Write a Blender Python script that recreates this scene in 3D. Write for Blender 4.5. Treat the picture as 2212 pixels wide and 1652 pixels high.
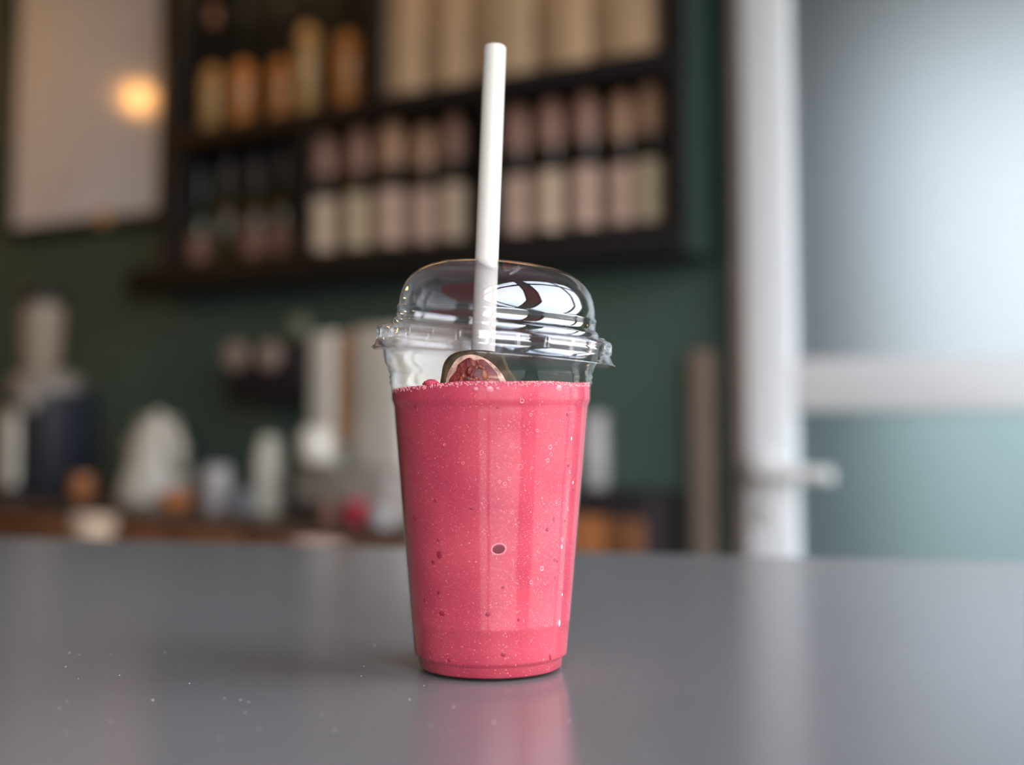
import bpy, bmesh, math, random
from mathutils import Vector, Matrix

for o in list(bpy.data.objects):
    bpy.data.objects.remove(o, do_unlink=True)
scene = bpy.context.scene
COL = scene.collection
random.seed(7)

# ------------------------------------------------------------------ camera
F_PX, PP_X, PP_Y = 3000.0, 1106.0, 608.0        # focal length and optical axis, frame 2212 x 1652
PITCH = math.radians(5.0)
TABLE_Z = 1.07
CAM = Vector((0.0, 0.0, TABLE_Z + 0.109))
CUP_Y = 0.585
cam_data = bpy.data.cameras.new('camera')
cam_data.sensor_width = 36.0
cam_data.lens = F_PX / 2212.0 * 36.0
cam_data.shift_y = (PP_Y - 826.0) / 2212.0
cam_data.clip_start = 0.01
cam_data.dof.use_dof = True
cam_data.dof.focus_distance = 0.558
cam_data.dof.aperture_fstop = 3.6
cam = bpy.data.objects.new('camera', cam_data)
COL.objects.link(cam)
cam.location = CAM
cam.rotation_euler = (math.pi / 2 + PITCH, 0, 0)
scene.camera = cam

# ------------------------------------------------------------------ world (bright hazy sky outside the windows)
SKY = 6.0
world = bpy.data.worlds.new('sky')
scene.world = world
world.use_nodes = True
wn = world.node_tree
wn.nodes.clear()
w_out = wn.nodes.new('ShaderNodeOutputWorld')
w_bg = wn.nodes.new('ShaderNodeBackground')
w_tc = wn.nodes.new('ShaderNodeTexCoord')
w_sep = wn.nodes.new('ShaderNodeSeparateXYZ')
w_rmp = wn.nodes.new('ShaderNodeValToRGB')
w_map = wn.nodes.new('ShaderNodeMapRange')
w_map.inputs['From Min'].default_value = -1.0
w_map.inputs['From Max'].default_value = 1.0
wn.links.new(w_tc.outputs['Generated'], w_sep.inputs[0])
wn.links.new(w_sep.outputs['Z'], w_map.inputs['Value'])
wn.links.new(w_map.outputs[0], w_rmp.inputs['Fac'])
e = w_rmp.color_ramp.elements
e[0].position = 0.0;  e[0].color = (0.10, 0.10, 0.10, 1)
e[1].position = 1.0;  e[1].color = (0.55, 0.64, 0.84, 1)
for p, c in ((0.475, (0.16, 0.16, 0.15, 1)), (0.505, (1.0, 0.93, 0.80, 1)), (0.62, (0.88, 0.92, 1.0, 1))):
    k = e.new(p); k.color = c
w_bg.inputs['Strength'].default_value = SKY
wn.links.new(w_rmp.outputs['Color'], w_bg.inputs['Color'])
wn.links.new(w_bg.outputs[0], w_out.inputs[0])

# ------------------------------------------------------------------ exposure and render light paths
vs = scene.view_settings
scene.display_settings.display_device = 'sRGB'
vs.view_transform = 'Standard'
vs.look = 'None'
vs.gamma = 1.0
vs.use_curve_mapping = False
vs.exposure = 0.70
scene.cycles.max_bounces = 14
scene.cycles.diffuse_bounces = 5
scene.cycles.glossy_bounces = 6
scene.cycles.transparent_max_bounces = 40
scene.cycles.transmission_bounces = 8
scene.cycles.sample_clamp_indirect = 6.0

# ------------------------------------------------------------------ room frame: u runs along the back wall to the right, w comes out of it
ORG = Vector((-0.33, 3.2, 0.0))
ANG = math.atan2(-0.593, 0.805)
U = Vector((math.cos(ANG), math.sin(ANG), 0))
N = Vector((math.sin(ANG), -math.cos(ANG), 0))

def W(u, w, z):
    return ORG + U * u + N * w + Vector((0, 0, z))

def ray(px, py):
    a, b = (px - PP_X) / F_PX, (PP_Y - py) / F_PX
    return Vector((a, math.cos(PITCH) - b * math.sin(PITCH), math.sin(PITCH) + b * math.cos(PITCH)))

def wp(px, py, w):
    """the point of the plane w metres in front of the back wall seen at a photo position: u, z, metres per pixel"""
    d = ray(px, py)
    t = (w - (CAM - ORG).dot(N)) / d.dot(N)
    p = CAM + d * t
    return (p - ORG).dot(U), p.z, t / F_PX

# ------------------------------------------------------------------ mesh helpers
def link(o, parent=None):
    COL.objects.link(o)
    if parent is not None:
        o.parent = parent
    return o

def tag(o, label=None, cat=None, group=None, kind=None):
    if label: o['label'] = label
    if cat: o['category'] = cat
    if group: o['group'] = group
    if kind: o['kind'] = kind
    return o

def from_bm(name, bm, mat, parent=None, loc=(0, 0, 0), rz=0.0, smooth=True, angle=35):
    me = bpy.data.meshes.new(name)
    bmesh.ops.recalc_face_normals(bm, faces=bm.faces[:])
    if smooth:
        for f in bm.faces: f.smooth = True
        for ed in bm.edges:
            if len(ed.link_faces) == 2 and ed.calc_face_angle(0) > math.radians(angle):
                ed.smooth = False
    bm.to_mesh(me); bm.free()
    if mat: me.materials.append(mat)
    o = bpy.data.objects.new(name, me)
    o.location = loc
    o.rotation_euler = (0, 0, rz)
    return link(o, parent)

def empty(name, loc, rz=0.0):
    o = bpy.data.objects.new(name, None)
    o.empty_display_size = 0.05
    o.location = loc
    o.rotation_euler = (0, 0, rz)
    return link(o)

def bm_box(bm, x0, x1, y0, y1, z0, z1, bev=0.0, seg=2):
    r = bmesh.ops.create_cube(bm, size=1.0)
    vv = r['verts']
    for v in vv:
        v.co.x = (x0 + x1) / 2 + v.co.x * (x1 - x0)
        v.co.y = (y0 + y1) / 2 + v.co.y * (y1 - y0)
        v.co.z = (z0 + z1) / 2 + v.co.z * (z1 - z0)
    if bev > 0:
        ed = list({e_ for v in vv for e_ in v.link_edges})
        bmesh.ops.bevel(bm, geom=ed, offset=bev, segments=seg, affect='EDGES', profile=0.5)

def box(name, x0, x1, y0, y1, z0, z1, mat, parent=None, bev=0.0, loc=(0, 0, 0), rz=0.0, seg=2):
    bm = bmesh.new()
    bm_box(bm, x0, x1, y0, y1, z0, z1, bev, seg)
    return from_bm(name, bm, mat, parent, loc, rz)

def bm_lathe(bm, prof, seg=48, closed=False, c=(0, 0, 0), wob=None):
    rings = []
    for (r, z) in prof:
        if r <= 1e-6:
            rings.append([bm.verts.new((c[0], c[1], c[2] + z))])
        else:
            ring = []
            for i in range(seg):
                a = 2 * math.pi * i / seg
                rr, zz = (r, z) if wob is None else wob(r, z, a)
                ring.append(bm.verts.new((c[0] + rr * math.cos(a), c[1] + rr * math.sin(a), c[2] + zz)))
            rings.append(ring)
    n = len(rings)
    for k in range(n if closed else n - 1):
        A, B = rings[k], rings[(k + 1) % n]
        if len(A) == 1 and len(B) == 1:
            continue
        for i in range(seg):
            j = (i + 1) % seg
            if len(A) == 1: bm.faces.new((A[0], B[j], B[i]))
            elif len(B) == 1: bm.faces.new((A[i], A[j], B[0]))
            else: bm.faces.new((A[i], A[j], B[j], B[i]))

def lathe(name, prof, mat, parent=None, seg=48, closed=False, loc=(0, 0, 0), angle=50, wob=None):
    bm = bmesh.new()
    bm_lathe(bm, prof, seg, closed, wob=wob)
    return from_bm(name, bm, mat, parent, loc, angle=angle)

def bm_tube(bm, pts, rad, seg=16, caps=True):
    rings = []
    for i, p in enumerate(pts):
        p = Vector(p)
        d = Vector(pts[min(i + 1, len(pts) - 1)]) - Vector(pts[max(i - 1, 0)])
        d.normalize()
        ax = d.cross(Vector((0.13, 0.2, 1)) if abs(d.z) < 0.9 else Vector((1, 0.1, 0))).normalized()
        ay = d.cross(ax)
        r = rad[i] if isinstance(rad, (list, tuple)) else rad
        rings.append([bm.verts.new(p + ax * r * math.cos(2 * math.pi * k / seg) + ay * r * math.sin(2 * math.pi * k / seg)) for k in range(seg)])
    for A, B in zip(rings, rings[1:]):
        for i in range(seg):
            bm.faces.new((A[i], A[(i + 1) % seg], B[(i + 1) % seg], B[i]))
    if caps:
        bm.faces.new(rings[0]); bm.faces.new(rings[-1])

def tube(name, pts, rad, mat, parent=None, seg=16, loc=(0, 0, 0), rz=0.0):
    bm = bmesh.new()
    bm_tube(bm, pts, rad, seg)
    return from_bm(name, bm, mat, parent, loc, rz)

# ------------------------------------------------------------------ materials
def lin(r, g, b):
    f = lambda c: (c / 255 / 12.92) if c / 255 <= 0.04045 else ((c / 255 + 0.055) / 1.055) ** 2.4
    return (f(r), f(g), f(b), 1.0)

def mat(name, col, rough=0.5, spec=0.5, metal=0.0, var=0.0, scale=6.0, bump=0.0, bscale=60.0, coat=0.0, stretch=None):
    m = bpy.data.materials.new(name)
    m.use_nodes = True
    nt = m.node_tree
    b = nt.nodes['Principled BSDF']
    b.inputs['Base Color'].default_value = col
    b.inputs['Roughness'].default_value = rough
    b.inputs['Specular IOR Level'].default_value = spec
    b.inputs['Metallic'].default_value = metal
    b.inputs['Coat Weight'].default_value = coat
    tc = nt.nodes.new('ShaderNodeTexCoord')
    mp = nt.nodes.new('ShaderNodeMapping')
    if stretch: mp.inputs['Scale'].default_value = stretch
    nt.links.new(tc.outputs['Object'], mp.inputs['Vector'])
    if var > 0:
        nz = nt.nodes.new('ShaderNodeTexNoise')
        nz.inputs['Scale'].default_value = scale
        nz.inputs['Detail'].default_value = 4
        nt.links.new(mp.outputs[0], nz.inputs['Vector'])
        mr = nt.nodes.new('ShaderNodeMapRange')
        mr.inputs['From Min'].default_value = 0.3; mr.inputs['From Max'].default_value = 0.7
        mr.inputs['To Min'].default_value = 1 - var; mr.inputs['To Max'].default_value = 1 + var
        nt.links.new(nz.outputs['Fac'], mr.inputs['Value'])
        mx = nt.nodes.new('ShaderNodeMix'); mx.data_type = 'RGBA'; mx.blend_type = 'MULTIPLY'
        mx.inputs['Factor'].default_value = 1.0
        mx.inputs['A'].default_value = col
        nt.links.new(mr.outputs[0], mx.inputs['B'])
        nt.links.new(mx.outputs['Result'], b.inputs['Base Color'])
    if bump > 0:
        nb = nt.nodes.new('ShaderNodeTexNoise')
        nb.inputs['Scale'].default_value = bscale
        nb.inputs['Detail'].default_value = 3
        nt.links.new(mp.outputs[0], nb.inputs['Vector'])
        bp = nt.nodes.new('ShaderNodeBump')
        bp.inputs['Strength'].default_value = bump
        bp.inputs['Distance'].default_value = 0.001
        nt.links.new(nb.outputs['Fac'], bp.inputs['Height'])
        nt.links.new(bp.outputs[0], b.inputs['Normal'])
    return m

def clear_plastic(name, f0=0.05, rough=0.02, tint=(0.975, 0.98, 0.985), bump=0.0, bscale=40.0, stretch=(1, 1, 1), gain=0.95):
    """thin clear plastic: mirror-like skin by viewing angle over a see-through body"""
    m = bpy.data.materials.new(name)
    m.use_nodes = True
    nt = m.node_tree
    nt.nodes.clear()
    out = nt.nodes.new('ShaderNodeOutputMaterial')
    tr = nt.nodes.new('ShaderNodeBsdfTransparent'); tr.inputs[0].default_value = (*tint, 1)
    gl = nt.nodes.new('ShaderNodeBsdfGlossy'); gl.inputs['Roughness'].default_value = rough
    gl.inputs['Color'].default_value = (1, 1, 1, 1)
    lw = nt.nodes.new('ShaderNodeLayerWeight'); lw.inputs['Blend'].default_value = 0.5
    pw = nt.nodes.new('ShaderNodeMath'); pw.operation = 'POWER'; pw.inputs[1].default_value = 4.5
    ma = nt.nodes.new('ShaderNodeMath'); ma.operation = 'MULTIPLY_ADD'; ma.inputs[1].default_value = gain - f0; ma.inputs[2].default_value = f0
    mx = nt.nodes.new('ShaderNodeMixShader')
    nt.links.new(lw.outputs['Facing'], pw.inputs[0])
    nt.links.new(pw.outputs[0], ma.inputs[0])
    nt.links.new(ma.outputs[0], mx.inputs[0])
    nt.links.new(tr.outputs[0], mx.inputs[1])
    nt.links.new(gl.outputs[0], mx.inputs[2])
    nt.links.new(mx.outputs[0], out.inputs[0])
    if bump > 0:
        tc = nt.nodes.new('ShaderNodeTexCoord')
        mp = nt.nodes.new('ShaderNodeMapping'); mp.inputs['Scale'].default_value = stretch
        nz = nt.nodes.new('ShaderNodeTexNoise'); nz.inputs['Scale'].default_value = bscale; nz.inputs['Detail'].default_value = 2
        bp = nt.nodes.new('ShaderNodeBump'); bp.inputs['Strength'].default_value = bump; bp.inputs['Distance'].default_value = 0.002
        nt.links.new(tc.outputs['Object'], mp.inputs[0])
        nt.links.new(mp.outputs[0], nz.inputs['Vector'])
        nt.links.new(nz.outputs['Fac'], bp.inputs['Height'])
        nt.links.new(bp.outputs[0], gl.inputs['Normal'])
        nt.links.new(bp.outputs[0], lw.inputs['Normal'])
    return m

def glow(name, col, strength):
    m = bpy.data.materials.new(name)
    m.use_nodes = True
    b = m.node_tree.nodes['Principled BSDF']
    b.inputs['Base Color'].default_value = col
    b.inputs['Emission Color'].default_value = col
    b.inputs['Emission Strength'].default_value = strength
    return m

M = {}
M['green_wall'] = mat('green_wall_paint', (0.068, 0.106, 0.088, 1), 0.6, 0.25, var=0.10, scale=2.0, bump=0.15, bscale=90)
M['green_darkened'] = mat('darkened_wall_green', (0.022, 0.040, 0.036, 1), 0.6, 0.25, var=0.1)  # wall green made darker to offset window light on the shelf side
M['plaster'] = mat('grey_plaster', (0.50, 0.48, 0.45, 1), 0.8, 0.3, var=0.06, scale=2.5)
M['ceiling'] = mat('grey_ceiling_paint', (0.40, 0.39, 0.38, 1), 0.85, 0.2, var=0.05)
M['floor'] = mat('dark_wood_floor', (0.10, 0.065, 0.045, 1), 0.45, 0.4, var=0.25, scale=3.0, stretch=(1, 9, 1))
M['table'] = mat('grey_satin_laminate', (0.170, 0.162, 0.160, 1), 0.20, 0.5, var=0.04, scale=4.0, bump=0.03, bscale=700)
M['table_leg'] = mat('black_steel', (0.03, 0.03, 0.032, 1), 0.4, 0.5, var=0.05)
M['dust'] = mat('pale_dust', (0.7, 0.7, 0.68, 1), 0.9, 0.2, var=0.05)
M['white_paint'] = mat('white_door_paint', (0.86, 0.88, 0.90, 1), 0.38, 0.5, var=0.03, scale=3.0)
M['steel'] = mat('satin_nickel', (0.78, 0.77, 0.75, 1), 0.40, 0.5, metal=0.0, var=0.05, scale=30)
def frosted_glass(name, col, tcol, rough):
    """frosted pane: scattering refraction, a little surface bloom and a weak sheen"""
    m = bpy.data.materials.new(name)
    m.use_nodes = True
    nt = m.node_tree
    nt.nodes.clear()
    out = nt.nodes.new('ShaderNodeOutputMaterial')
    df = nt.nodes.new('ShaderNodeBsdfDiffuse'); df.inputs[0].default_value = col
    tl = nt.nodes.new('ShaderNodeBsdfRefraction'); tl.inputs['Color'].default_value = tcol
    tl.inputs['Roughness'].default_value = rough; tl.inputs['IOR'].default_value = 1.4
    nz = nt.nodes.new('ShaderNodeTexNoise'); nz.inputs['Scale'].default_value = 2.0
    tc = nt.nodes.new('ShaderNodeTexCoord')
    mr = nt.nodes.new('ShaderNodeMapRange'); mr.inputs['To Min'].default_value = .72; mr.inputs['To Max'].default_value = .80
    gl = nt.nodes.new('ShaderNodeBsdfGlossy'); gl.inputs['Roughness'].default_value = .3
    m1 = nt.nodes.new('ShaderNodeMixShader'); m2 = nt.nodes.new('ShaderNodeMixShader'); m2.inputs[0].default_value = .03
    nt.links.new(tc.outputs['Object'], nz.inputs['Vector'])
    nt.links.new(nz.outputs['Fac'], mr.inputs['Value'])
    nt.links.new(mr.outputs[0], m1.inputs[0])
    nt.links.new(df.outputs[0], m1.inputs[1]); nt.links.new(tl.outputs[0], m1.inputs[2])
    nt.links.new(m1.outputs[0], m2.inputs[1]); nt.links.new(gl.outputs[0], m2.inputs[2])
    nt.links.new(m2.outputs[0], out.inputs[0])
    return m
M['frosted'] = frosted_glass('frosted_door_glass', (0.31, 0.325, 0.33, 1), (0.465, 0.50, 0.53, 1), .65)
M['teal_glass'] = frosted_glass('teal_door_glass', (0.25, 0.33, 0.335, 1), (0.355, 0.425, 0.445, 1), .65)
M['sky_blocker'] = mat('dark_sky_blocker', (0.07, 0.07, 0.07, 1), 0.7, 0.3, var=0.1)
M['jamb_shadow_frame'] = mat('brown_jamb_shadow_frame', (0.20, 0.15, 0.125, 1), 0.5, 0.4, var=0.12, scale=8, stretch=(8, 8, 1))
M['shelf'] = mat('black_stained_wood', (0.011, 0.009, 0.009, 1), 0.6, 0.25, var=0.25, scale=5, stretch=(1, 8, 8))
M['shelf_back'] = mat('black_shelf_back', (0.012, 0.013, 0.014, 1), 0.7, 0.2, var=0.15)
M['clear'] = clear_plastic('window_glass', 0.04, 0.0, (0.98, 0.985, 0.985))

# ================================================================== THE ROOM
U0, U1, W1, ROOM_H = -4.2, 2.48, 6.2, 3.2

def struct(o, label=None):
    o['kind'] = 'structure'
    if label: o['label'] = label
    return o

rz = ANG
base = W(0, 0, 0)
# local frame of the room: x = u, y = -w
struct(box('floor', U0 - .2, U1 + .2, -W1 - .2, .2, -0.12, 0, M['floor'], loc=base, rz=rz), 'dark wooden floor of the cafe')
struct(box('ceiling', U0 - .2, U1 + .2, -W1 - .2, .2, ROOM_H, ROOM_H + .12, M['ceiling'], loc=base, rz=rz), 'grey painted ceiling of the cafe')
dw = 0.05
su0 = wp(1611, 900, dw)[0]
DU1, DTOP = su0 + 0.95, 2.12
bm = bmesh.new()
bm_box(bm, U0 - .2, su0 - .004, 0, .15, 0, ROOM_H)
bm_box(bm, DU1 + .004, U1 + .2, 0, .15, 0, ROOM_H)
bm_box(bm, su0 - .004, DU1 + .004, 0, .15, DTOP + .004, ROOM_H)
struct(from_bm('wall_back', bm, M['green_wall'], loc=base, rz=rz), 'dark green painted wall behind the bar shelves')
# unseen wall and roof added to darken the frosted glass at upper left
struct(box('wall_sky_blocker', su0 - .35, su0 - .03, .15, .75, 0, 2.6, M['sky_blocker'], loc=base, rz=rz), 'added dark wall outside the door, shading the frosted glass')
struct(box('ceiling_sky_blocker', su0 - .35, DU1 + .1, .15, 1.6, 2.20, 2.5, M['sky_blocker'], loc=base, rz=rz), 'added roof outside the door, shading the frosted glass')
struct(box('floor_outside', su0 - .35, U1 + 4, .15, 4.0, -.12, 0, M['plaster'], loc=base, rz=rz), 'pavement outside the door')
struct(box('wall_left', U0 - .15, U0, -W1, 0, 0, ROOM_H, M['green_wall'], loc=base, rz=rz), 'dark green side wall')
struct(box('wall_front', U0, U1, -W1 - .15, -W1, 0, ROOM_H, M['plaster'], loc=base, rz=rz), 'grey plaster wall behind the viewer')

WIN = [(0.12, 1.95), (2.10, 3.95)]
SILL, HEAD = 0.62, 2.75
bm = bmesh.new()
bm_box(bm, U1, U1 + .2, -W1, 0, 0, SILL)
bm_box(bm, U1, U1 + .2, -W1, 0, HEAD, ROOM_H)
edges_w = [0.0] + [x for p in WIN for x in p] + [W1]
for a, b in zip(edges_w[0::2], edges_w[1::2]):
    bm_box(bm, U1, U1 + .2, -b, -a, SILL, HEAD)
struct(from_bm('wall_right', bm, M['plaster'], loc=base, rz=rz), 'grey plaster wall pierced by two tall windows')

for i, (a, b) in enumerate(WIN):
    t = empty('window_%d' % (i + 1), W(U1 + .08, (a + b) / 2, SILL), rz)
    struct(t, 'tall daylight window with dark frame, %s' % ('nearer the bar', 'further from the bar')[i])
    hw, h = (b - a) / 2, HEAD - SILL
    bm = bmesh.new()
    f = 0.05
    bm_box(bm, -.04, .04, -hw, -hw + f, 0, h); bm_box(bm, -.04, .04, hw - f, hw, 0, h)
    bm_box(bm, -.04, .04, -hw + f, hw - f, 0, f); bm_box(bm, -.04, .04, -hw + f, hw - f, h - f, h)
    from_bm('window_frame', bm, M['table_leg'], t)
    box('mullion', -.03, .03, -.03, .03, f, h - f, M['table_leg'], t)
    box('transom', -.028, .028, -hw + f, hw - f, h * .72 - .025, h * .72 + .025, M['table_leg'], t)
    for s in (-1, 1):
        y0, y1 = (-hw + f, -.03) if s < 0 else (.03, hw - f)
        box('pane', -.004, .004, y0, y1, f, h * .72 - .025, M['clear'], t)
        box('pane', -.004, .004, y0, y1, h * .72 + .025, h - f, M['clear'], t)
    ld = bpy.data.lights.new('window_portal', 'AREA')
    ld.shape = 'RECTANGLE'; ld.size = h; ld.size_y = b - a
    ld.cycles.is_portal = True
    lo = bpy.data.objects.new('window_portal', ld)
    lo.location = W(U1 + .19, (a + b) / 2, (SILL + HEAD) / 2)
    lo.rotation_euler = (0, math.radians(90), rz)
    COL.objects.link(lo)

# ------------------------------------------------------------------ door in the back wall
def uz(px, py, w):
    u, z, s = wp(px, py, w)
    return u, z

su1 = wp(1712, 900, dw)[0]
rail_t = wp(1740, 775, dw)[1]
rail_b = wp(1740, 887, dw)[1]
door = empty('door_1', W(su0, 0.0, 0.0), rz)
struct(door, 'white framed door with pale frosted upper glass and teal lower glass')
sw = su1 - su0
DW = DU1 - su0
box('stile', 0, sw, -dw, -.012, .01, DTOP, M['white_paint'], door, bev=.004)
box('stile', DW - sw, DW, -dw, -.012, .01, DTOP, M['white_paint'], door, bev=.004)
box('rail', sw, DW - sw, -dw + .004, -.012, rail_b, rail_t, M['white_paint'], door, bev=.003)
box('rail', sw, DW - sw, -dw + .004, -.012, DTOP - .12, DTOP, M['white_paint'], door, bev=.003)
box('rail', sw, DW - sw, -dw + .004, -.012, .01, .16, M['white_paint'], door, bev=.003)
pn = box('pane', sw, DW - sw, -.030, -.024, rail_t, DTOP - .12, M['frosted'], door)
pn['label'] = 'pale frosted upper glass'
pn = box('pane', sw, DW - sw, -.030, -.024, .16, rail_b, M['teal_glass'], door)
pn['label'] = 'teal lower glass'
# left frame post, coloured dark brown to stand for the jamb's shadow
box('frame_post', -.026, -.004, -.050, -.002, 0, DTOP + .05, M['jamb_shadow_frame'], door, bev=.002)
box('frame_post', DW + .004, DW + .06, -.06, -.002, 0, DTOP + .05, M['white_paint'], door, bev=.002)
box('frame_head', -.035, DW + .06, -.06, -.002, DTOP + .006, DTOP + .07, M['jamb_shadow_frame'], door, bev=.002)
hu, hz, hs = wp(1655, 1015, dw)
hx = hu - su0
hand = from_bm('lever_handle', (lambda b_: (bm_tube(b_, [(hx, -dw, hz), (hx, -dw - .045, hz), (hx + .012, -dw - .055, hz), (hx + .06, -dw - .058, hz - .002), (hx + .150, -dw - .056, hz - .004)], [.011, .012, .0155, .0155, .0135], 16), b_)[1])(bmesh.new()), M['steel'], door)
box('rosette', hx - .024, hx + .024, -dw - .009, -dw, hz - .03, hz + .03, M['steel'], hand, bev=.004)
ku, kz, _ = wp(1655, 1105, dw)
lk = box('lock_plate', ku - su0 - .022, ku - su0 + .022, -dw - .006, -dw, kz - .022, kz + .022, M['steel'], door, bev=.004)
box('keyhole', ku - su0 - .004, ku - su0 + .004, -dw - .0075, -dw - .0055, kz - .009, kz + .009, M['table_leg'], lk)

# ================================================================== TABLE
TABLE = [(-1.35, 1.372), (0.68, 0.891), (0.30, -0.02), (-1.35, -0.12)]
tb = empty('bar_table', (-.1, .45, 0), 0)
tag(tb, 'smooth grey table top carrying the pink smoothie', 'table')
bm = bmesh.new()
tz0 = TABLE_Z - .035
lo_ = [bm.verts.new((x + .1, y - .45, tz0)) for x, y in TABLE]
hi_ = [bm.verts.new((x + .1, y - .45, TABLE_Z)) for x, y in TABLE]
bm.faces.new(hi_); bm.faces.new(lo_[::-1])
for i in range(4):
    j = (i + 1) % 4
    bm.faces.new((lo_[i], lo_[j], hi_[j], hi_[i]))
bmesh.ops.recalc_face_normals(bm, faces=bm.faces[:])
bmesh.ops.bevel(bm, geom=bm.edges[:], offset=.003, segments=3, affect='EDGES')
from_bm('table_top', bm, M['table'], tb)
for lx, ly in ((-1.1, .55), (.60, .33), (.28, -.38), (-1.1, -.45)):
    bm = bmesh.new()
    bm_box(bm, lx - .03, lx + .03, ly - .03, ly + .03, 0, tz0, .004)
    from_bm('leg', bm, M['table_leg'], tb)

# ================================================================== THE DRINK
mm = 0.001
cdir = ray(1060, 1443)
CUP = Vector((cdir.x / cdir.y * CUP_Y, CUP_Y, TABLE_Z))
M['cup'] = clear_plastic('clear_cup_plastic', 0.014, 0.07, (0.985, 0.985, 0.985), bump=0.10, bscale=60, stretch=(1, 1, 0.5), gain=0.45)
M['lid'] = clear_plastic('clear_lid_plastic', 0.075, 0.015, (0.965, 0.965, 0.975), bump=0.05, bscale=45, gain=0.95)

cup_out = [(0, 1.6), (22, 1.6), (26, 0.7), (28, 0.15), (29.2, 0.3), (29.8, 1.4), (30.0, 5.0), (30.6, 5.9), (31.6, 6.5), (31.9, 7.4),
           (33.02, 19.6), (33.25, 20.2), (33.2, 20.9), (40.6, 104.5), (40.75, 107), (41.1, 108.6), (41.7, 109.8), (41.8, 111), (41.8, 114.5),
           (42.0, 116.5), (42.6, 117.5), (42.15, 118.6), (42.75, 119.7), (42.3, 120.9), (43.1, 122.2), (43.5, 124), (44.4, 125.4), (44.9, 128), (45.3, 131.5), (46.6, 133.4), (48.0, 133.8), (48.6, 134.6), (48.2, 135.5), (46.8, 135.7)]
def cup_r(z):
    for (r0, z0), (r1, z1) in zip(cup_out[5:], cup_out[6:]):
        if z0 <= z <= z1 and z1 > z0:
            return r0 + (r1 - r0) * (z - z0) / (z1 - z0)
    return 30.0
cup_in = [(r - .45, z + (0.45 if r < 29.5 else 0.1)) for r, z in cup_out[1:-1]]
prof = [(r * mm, z * mm) for r, z in cup_out + cup_in[::-1]] + [(0, 2.05 * mm)]
cup = empty('plastic_cup', CUP)
tag(cup, 'clear tapered plastic cup filled with pink smoothie on the grey table', 'cup')
cb = lathe('cup_body', prof, M['cup'], cup, seg=160, angle=60)
M['cup_neck'] = clear_plastic('clear_cup_plastic_dry', 0.022, 0.02, (0.975, 0.975, 0.975), bump=0.35, bscale=55, stretch=(1, 1, 2.2), gain=0.95)
cb.data.materials.append(M['cup_neck'])          # above the drink the wall has air on both sides and shines more
for p in cb.data.polygons:
    if p.center.z > .1165: p.material_index = 1

# ---- smoothie
def smoothie_mat():
    m = mat('pink_smoothie', (0.66, 0.058, 0.105, 1), 0.45, 0.2)
    nt = m.node_tree
    b = nt.nodes['Principled BSDF']
    tc = nt.nodes.new('ShaderNodeTexCoord')
    n1 = nt.nodes.new('ShaderNodeTexNoise'); n1.inputs['Scale'].default_value = 38; n1.inputs['Detail'].default_value = 5
    n2 = nt.nodes.new('ShaderNodeTexVoronoi'); n2.inputs['Scale'].default_value = 1150
    r1 = nt.nodes.new('ShaderNodeValToRGB')
    r1.color_ramp.elements[0].position = .30; r1.color_ramp.elements[0].color = (0.45, 0.042, 0.083, 1)
    r1.color_ramp.elements[1].position = .72; r1.color_ramp.elements[1].color = (0.58, 0.076, 0.108, 1)
    r2 = nt.nodes.new('ShaderNodeMapRange')
    r2.inputs['From Min'].default_value = .12; r2.inputs['From Max'].default_value = .26
    r2.inputs['To Min'].default_value = .42; r2.inputs['To Max'].default_value = 0.0
    mx = nt.nodes.new('ShaderNodeMix'); mx.data_type = 'RGBA'
    mx.inputs['B'].default_value = (0.86, 0.30, 0.34, 1)
    nt.links.new(tc.outputs['Object'], n1.inputs['Vector'])
    nt.links.new(tc.outputs['Object'], n2.inputs['Vector'])
    nt.links.new(n1.outputs['Fac'], r1.inputs['Fac'])
    nt.links.new(n2.outputs['Distance'], r2.inputs['Value'])
    nt.links.new(r2.outputs[0], mx.inputs['Factor'])
    nt.links.new(r1.outputs['Color'], mx.inputs['A'])
    nt.links.new(mx.outputs['Result'], b.inputs['Base Color'])
    b.inputs['Subsurface Weight'].default_value = 0.35
    b.inputs['Subsurface Radius'].default_value = (1.0, 0.25, 0.25)
    b.inputs['Subsurface Scale'].default_value = 0.006
    return m
M['smoothie'] = smoothie_mat()
M['froth'] = mat('pale_pink_froth', (0.86, 0.36, 0.38, 1), 0.25, 0.6, var=0.1, scale=200)
M['fine'] = mat('light_pink_fine_bubble', (0.74, 0.145, 0.185, 1), 0.3, 0.5, var=0.1, scale=200)
M['bubble'] = mat('pink_bubble', (0.80, 0.17, 0.22, 1), 0.08, 0.8, var=0.05, scale=300)
M['surface_bubble'] = mat('rosy_surface_bubble', (0.66, 0.17, 0.20, 1), 0.12, 0.6, var=0.05, scale=300)
M['bubble_dark'] = mat('dark_pink_air_pocket', (0.16, 0.012, 0.030, 1), 0.4, 0.2, var=0.08, scale=300)
M['speck'] = mat('dark_red_fruit_speck', (0.34, 0.016, 0.045, 1), 0.4, 0.5, var=0.15, scale=400)
M['fleck'] = mat('white_fleck', (0.88, 0.80, 0.80, 1), 0.3, 0.5, var=0.05, scale=300)

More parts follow.
